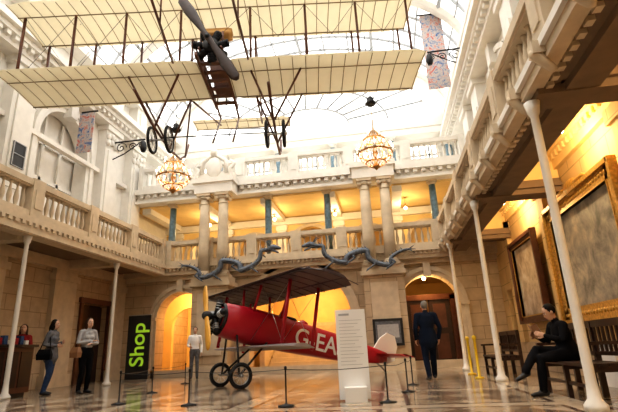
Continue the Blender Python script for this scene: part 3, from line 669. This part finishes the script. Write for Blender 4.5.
# ------------------------------------------------------------------ people
def person(name,loc,rot,top,bot,hairmat,shoe=black,J=None,hair='short',sc=1,headyaw=0,headpitch=0,coat=0,female=False,extra=None,bulk=1):
    D=dict(P=(0,0,.97),N=(0,0,1.47),H=(0,.03,1.625),
      sR=(.175,0,1.41),eR=(.235,-.04,1.13),wR=(.235,.05,.88),sL=(-.175,0,1.41),eL=(-.235,-.04,1.13),wL=(-.235,.05,.88),
      hR=(.09,0,.93),kR=(.10,.03,.50),aR=(.10,-.03,.09),hL=(-.09,0,.93),kL=(-.10,.03,.50),aL=(-.10,-.03,.09),
      fR=(.15,1,-.05),fL=(-.15,1,-.05))
    if female:
        for q in('sR','sL'): D[q]=(D[q][0]*.9,0,1.41)
    if J: D.update(J)
    D={a:Vector(q) for a,q in D.items()}
    for q in('sR','sL','eR','eL','wR','wL'): D[q].x*=1+(bulk-1)*.8
    tmp=MB(); segs=[]
    def T(label,pts,rad,side=(1,0,0)):
        tmp.tube(pts,rad,white,n=12,side=side,rnd=True)
        rr=[max(x) if isinstance(x,tuple) else x for x in rad]; rm=[min(x) if isinstance(x,tuple) else x for x in rad]
        for i in range(len(pts)-1): segs.append(('s',Vector(pts[i]),Vector(pts[i+1]),(rr[i]+rm[i])/2,(rr[i+1]+rm[i+1])/2,label))
    P,N,Hc=D['P'],D['N'],D['H']; L=lambda a,b,t:a+(b-a)*t
    w=(.9 if female else 1)*bulk; B=bulk
    T('top',[L(P,N,.08),L(P,N,.28),L(P,N,.6),L(P,N,.85),N+Vector((0,0,-.01))],[(.155*w,.115*B),(.135*w,.105*B),(.165*w,.12*B),(.15*w,.095*B),(.07,.062)])
    if female: T('top',[L(P,N,.62)+Vector((-.07,.09,0)),L(P,N,.62)+Vector((.07,.09,0))],[.05,.05],(0,1,0))
    T('bot',[P+Vector((0,0,-.08)),P+Vector((0,0,.02))],[(.15*B,.12*B),(.155*B,.115*B)])
    if coat: T('top',[P+Vector((0,0,-coat)),P+Vector((0,0,.08))],[(.19*B,.15*B),(.165*B,.125*B)])
    T('skin',[N-Vector((0,0,.02)),L(N,Hc,.6)],[.052,.05])
    for s in'RL':
        T('top',[L(N,D['s'+s],.5)+Vector((0,0,-.02)),D['s'+s]],[.06*B,.062*B])
        T('top',[D['s'+s],L(D['s'+s],D['e'+s],.5),D['e'+s],L(D['e'+s],D['w'+s],.3),D['w'+s]],[.06*B,.054*B,.046*B,.046*B,.034],(0,1,.1))
        T('bot',[D['h'+s],L(D['h'+s],D['k'+s],.5),D['k'+s],L(D['k'+s],D['a'+s],.35),D['a'+s]],[.095*B,.08*B,.062*B,.062*B,.05*B])
        fd=D['f'+s].normalized(); a=D['a'+s]
        T('shoe',[a-fd*.05+Vector((0,0,-.045)),a+fd*.07+Vector((0,0,-.045)),a+fd*.17+Vector((0,0,-.055))],[(.036,.04),(.043,.038),(.03,.028)])
    HM=Matrix.Translation(Hc)@Matrix.Rotation(headyaw,4,'Z')@Matrix.Rotation(headpitch,4,'X'); H3=HM.to_3x3()
    def E(label,c,r):
        cc=HM@Vector(c); tmp.ell(cc,r,white,n=14,rot=H3); segs.append(('e',cc,Vector(r),H3.inverted(),min(r),label))
    E('skin',(0,-.005,.02),(.074,.092,.10)); E('skin',(0,.035,-.05),(.054,.058,.068))
    T('skin',[HM@Vector((0,.085,.015)),HM@Vector((0,.102,-.02))],[.010,.015])
    E('hair',(0,-.028,.035),(.086,.094,.100))
    if hair=='long':
        T('hair',[HM@Vector((0,-.055,.05)),HM@Vector((0,-.085,-.08)),HM@Vector((0,-.08,-.24))],[(.08,.045),(.085,.05),(.06,.03)])
        for q in(-1,1): T('hair',[HM@Vector((q*.07,-.01,.05)),HM@Vector((q*.08,-.0,-.08)),HM@Vector((q*.08,-.01,-.2))],[.03,.03,.02])
    to=tmp.build('tmp_body'); md=to.modifiers.new('r','REMESH'); md.mode='VOXEL'; md.voxel_size=.015
    sm=to.modifiers.new('s','SMOOTH'); sm.iterations=3; sm.factor=.5
    bpy.context.view_layer.update(); dg=bpy.context.evaluated_depsgraph_get(); me=bpy.data.meshes.new_from_object(to.evaluated_get(dg))
    out=MB(); W=Matrix.Translation(loc)@Matrix.Rotation(rot,4,'Z')@Matrix.Scale(sc,4); out.M=W
    mm={'top':top,'bot':bot,'skin':skin,'hair':hairmat,'shoe':shoe}
    V=[v.co.copy() for v in me.vertices]
    o=len(out.v); out.v+=[tuple(W@v) for v in V]
    for p in me.polygons:
        c=p.center; best=9;lab='top'
        for sg in segs:
            if sg[0]=='s':
                d=sg[2]-sg[1]; t=max(0,min(1,(c-sg[1]).dot(d)/max(d.length_squared,1e-9))); q=(c-sg[1]-d*t).length-(sg[3]+(sg[4]-sg[3])*t)
            else:
                l=sg[3]@(c-sg[1]); q=(Vector((l.x/sg[2].x,l.y/sg[2].y,l.z/sg[2].z)).length-1)*sg[4]
            if q<best: best=q;lab=sg[5]
        out.f.append([o+i for i in p.vertices]); out.m.append(out.mi(mm[lab])); out.s.append(True)
    bpy.data.objects.remove(to)
    for q in(-1,1):
        out.ell(HM@Vector((q*.030,.078,.012)),(.014,.008,.009),eyew,n=8,rot=H3); out.ell(HM@Vector((q*.030,.085,.012)),(.006,.004,.006),black,n=6,rot=H3)
        out.tube([HM@Vector((q*.016,.086,.033)),HM@Vector((q*.046,.076,.033))],.004,hairmat,n=5)
        out.ell(HM@Vector((q*.076,-.005,-.005)),(.010,.020,.030),skin,n=8,rot=H3)
    out.ell(HM@Vector((0,.090,-.055)),(.024,.007,.008),lip,n=8,rot=H3)
    for s,q in(('R',1),('L',-1)):
        wv=D['w'+s]; d=(wv-D['e'+s]).normalized(); ref=Vector((q,0,0)) if abs(d.x)<.75 else Vector((0,0,1))
        nrm=(ref-d*d.dot(ref)).normalized(); sd=d.cross(nrm)
        out.tube([wv-d*.01,wv+d*.03,wv+d*.085],[(.022,.026),(.018,.036),(.014,.038)],skin,n=10,side=nrm,rnd=True)
        for i,ln in enumerate((.062,.072,.068,.052)):
            b0=wv+d*.085+sd*(.027-.018*i); b1=b0+(d*.9-nrm*.35).normalized()*ln*.55; b2=b1+(d*.55-nrm*.8).normalized()*ln*.5
            out.tube([b0,b1,b2],[.0095,.0085,.007],skin,n=6,rnd=True)
        fwd=sd if sd.y>0 else -sd
        b0=wv+d*.025+fwd*.03; b1=b0+(d*.6+fwd*.6).normalized()*.035; b2=b1+(d*.9-nrm*.2).normalized()*.03
        out.tube([b0,b1,b2],[.012,.010,.008],skin,n=6,rnd=True)
    if extra: extra(out)
    return out.build(name)
def bag_side(m,x,y,z):
    def f(o):
        o.rings([[(x-.05,y-.16,z),(x+.05,y-.16,z),(x+.05,y+.16,z),(x-.05,y+.16,z)],[(x-.06,y-.17,z+.12),(x+.06,y-.17,z+.12),(x+.06,y+.17,z+.12),(x-.06,y+.17,z+.12)],[(x-.03,y-.13,z+.24),(x+.03,y-.13,z+.24),(x+.03,y+.13,z+.24),(x-.03,y+.13,z+.24)]],m,False)
        o.tube([(x,y-.12,z+.23),(x-.01*(1 if x>0 else -1),y-.06,z+.42),(x*.72,0,1.47),(x*.75,y+.08,z+.42),(x,y+.12,z+.23)],.011,m,n=6)
    return f
person('woman_in_grey_jacket',(-7.9,10.15,0),math.radians(-80),cgrey,jean,hairb,hair='long',female=True,sc=.97,coat=.12,bulk=1.08,
    J=dict(eR=(.22,-.06,1.14),wR=(.10,.17,1.12),eL=(-.22,-.03,1.13),wL=(-.08,.20,1.2),kR=(.10,.06,.50),aL=(-.12,-.14,.09),kL=(-.11,-.02,.5)),extra=bag_side(cblack,.25,-.02,.80),headpitch=-.1)
person('woman_with_shoulder_bag',(-7.05,10.25,0),math.radians(-115),clight,cblack,hairbr,hair='long',female=True,sc=.97,bulk=1.05,
    J=dict(eR=(.24,.02,1.15),wR=(-.02,.19,1.19),eL=(-.24,.02,1.14),wL=(.02,.21,1.13),kR=(.09,.05,.5)),extra=bag_side(leather,.25,-.03,.82))
person('woman_at_shop_counter',(-9.22,10.75,0),math.radians(-150),cred,cblack,hairbr,hair='long',female=True,sc=.96,
    J=dict(eR=(.22,.04,1.15),wR=(.15,.25,1.1),eL=(-.22,.04,1.15),wL=(-.15,.25,1.1)))
person('man_in_navy_suit',(.88,11.0,0),math.radians(8),cnavy,cnavy,hairg,sc=.98,coat=.16,bulk=1.18,
    J=dict(eR=(.25,-.05,1.13),wR=(.23,.04,.88),kR=(.10,.12,.51),aR=(.10,.16,.10),aL=(-.10,-.20,.10),kL=(-.10,-.02,.49)))
person('visitor_in_white_shirt',(-6.2,14.6,0),math.radians(200),whitep,cgrey,hairbr,sc=.92,
    J=dict(eR=(.24,.0,1.13),wR=(.16,.2,1.08)))
def book(o):
    for q in(-1,1): o.add([(0,.40,.80),(q*.15,.38,.84),(q*.15,.46,1.02),(0,.48,.98)],[(0,1,2,3)],paper); 
    o.tube([(0,.405,.80),(0,.485,.98)],.008,leather,n=5)
    for q in(-1,1): o.add([(0,.405,.79),(q*.155,.385,.83),(q*.155,.468,1.025),(0,.488,.985)],[(0,1,2,3)],leather)
person('seated_man_reading',(2.5,7.3,0),math.radians(97),cblack,cblack,hairb,sc=.95,headpitch=-.5,coat=.02,bulk=1.1,
    J=dict(P=(0,0,.59),N=(0,.09,1.04),H=(0,.17,1.18),sR=(.175,.09,.98),eR=(.24,.16,.75),wR=(.15,.37,.84),sL=(-.175,.09,.98),eL=(-.24,.16,.75),wL=(-.15,.37,.84),
      hR=(.09,.02,.57),hL=(-.09,.02,.57),kR=(.03,.46,.64),aR=(-.16,.74,.36),kL=(-.09,.46,.52),aL=(-.09,.50,.09),fR=(-.3,1,-.35),fL=(0,1,-.05)),extra=book)
# ------------------------------------------------------------------ lamps & light
def lamp(x,y,z,e,col=(1,.72,.38),drop=.0):
    s=MB(); s.lathe((x,y,z),[(.03,.16),(.05,.12),(.09,.08),(.02,.07)],brass,n=10); s.ell((x,y,z),(.07,.07,.07),bulb,n=10); s.tube([(x,y,z+.1),(x,y,z+.1+drop)],.01,brass,n=5); s.build('pendant_lamp')
    l=bpy.data.lights.new('lamp','POINT'); l.energy=e; l.color=col; l.shadow_soft_size=.12
    o=bpy.data.objects.new('lamp_light',l); o.location=(x,y,z-.22); bpy.context.scene.collection.objects.link(o)
for y in(3.5,7.9,12.2): lamp(3.3,y,4.25,95,drop=.33)
for x in(C-4.2,C-1.3,C+1.3,C+4.2): lamp(x,18.2,6.1,48,col=(1,.74,.40),drop=.35)
lamp(C-4.7,18.3,3.1,170,col=(1,.62,.24),drop=.3); lamp(C-5.6,20.8,3.1,120,col=(1,.62,.24),drop=.3); lamp(C+4.5,17.15,3.05,60,col=(1,.62,.24),drop=.35)
lamp(C,17.8,3.1,150,col=(1,.64,.28),drop=.3); lamp(C,21.0,3.2,70,col=(1,.64,.28),drop=.2)
sc=bpy.context.scene
wd=bpy.data.worlds.new('World'); sc.world=wd; wd.use_nodes=True
wd.node_tree.nodes['Background'].inputs[0].default_value=(1,.98,.945,1); wd.node_tree.nodes['Background'].inputs[1].default_value=2.9
sn=bpy.data.lights.new('sun','SUN'); sn.energy=2.4; sn.angle=.5; sn.color=(1,.94,.85); so=bpy.data.objects.new('sun',sn); so.rotation_euler=(math.radians(14),math.radians(-16),0); sc.collection.objects.link(so)
sc.view_settings.view_transform='Standard'
try: sc.view_settings.look='Medium High Contrast'
except Exception: pass
# ------------------------------------------------------------------ camera
yaw,pitch,roll=map(math.radians,(8.8,17.5,2.5))
F=Vector((-math.sin(yaw)*math.cos(pitch),math.cos(yaw)*math.cos(pitch),math.sin(pitch)))
R0=Vector((math.cos(yaw),math.sin(yaw),0)); U0=R0.cross(F)
R=R0*math.cos(roll)-U0*math.sin(roll); U=U0*math.cos(roll)+R0*math.sin(roll)
cam=bpy.data.cameras.new('camera'); cam.lens=26.5; cam.sensor_width=36; co=bpy.data.objects.new('camera',cam)
M=Matrix((R,U,-F)).transposed().to_4x4(); M.translation=Vector((0,0,.75)); co.matrix_world=M
sc.collection.objects.link(co); sc.camera=co
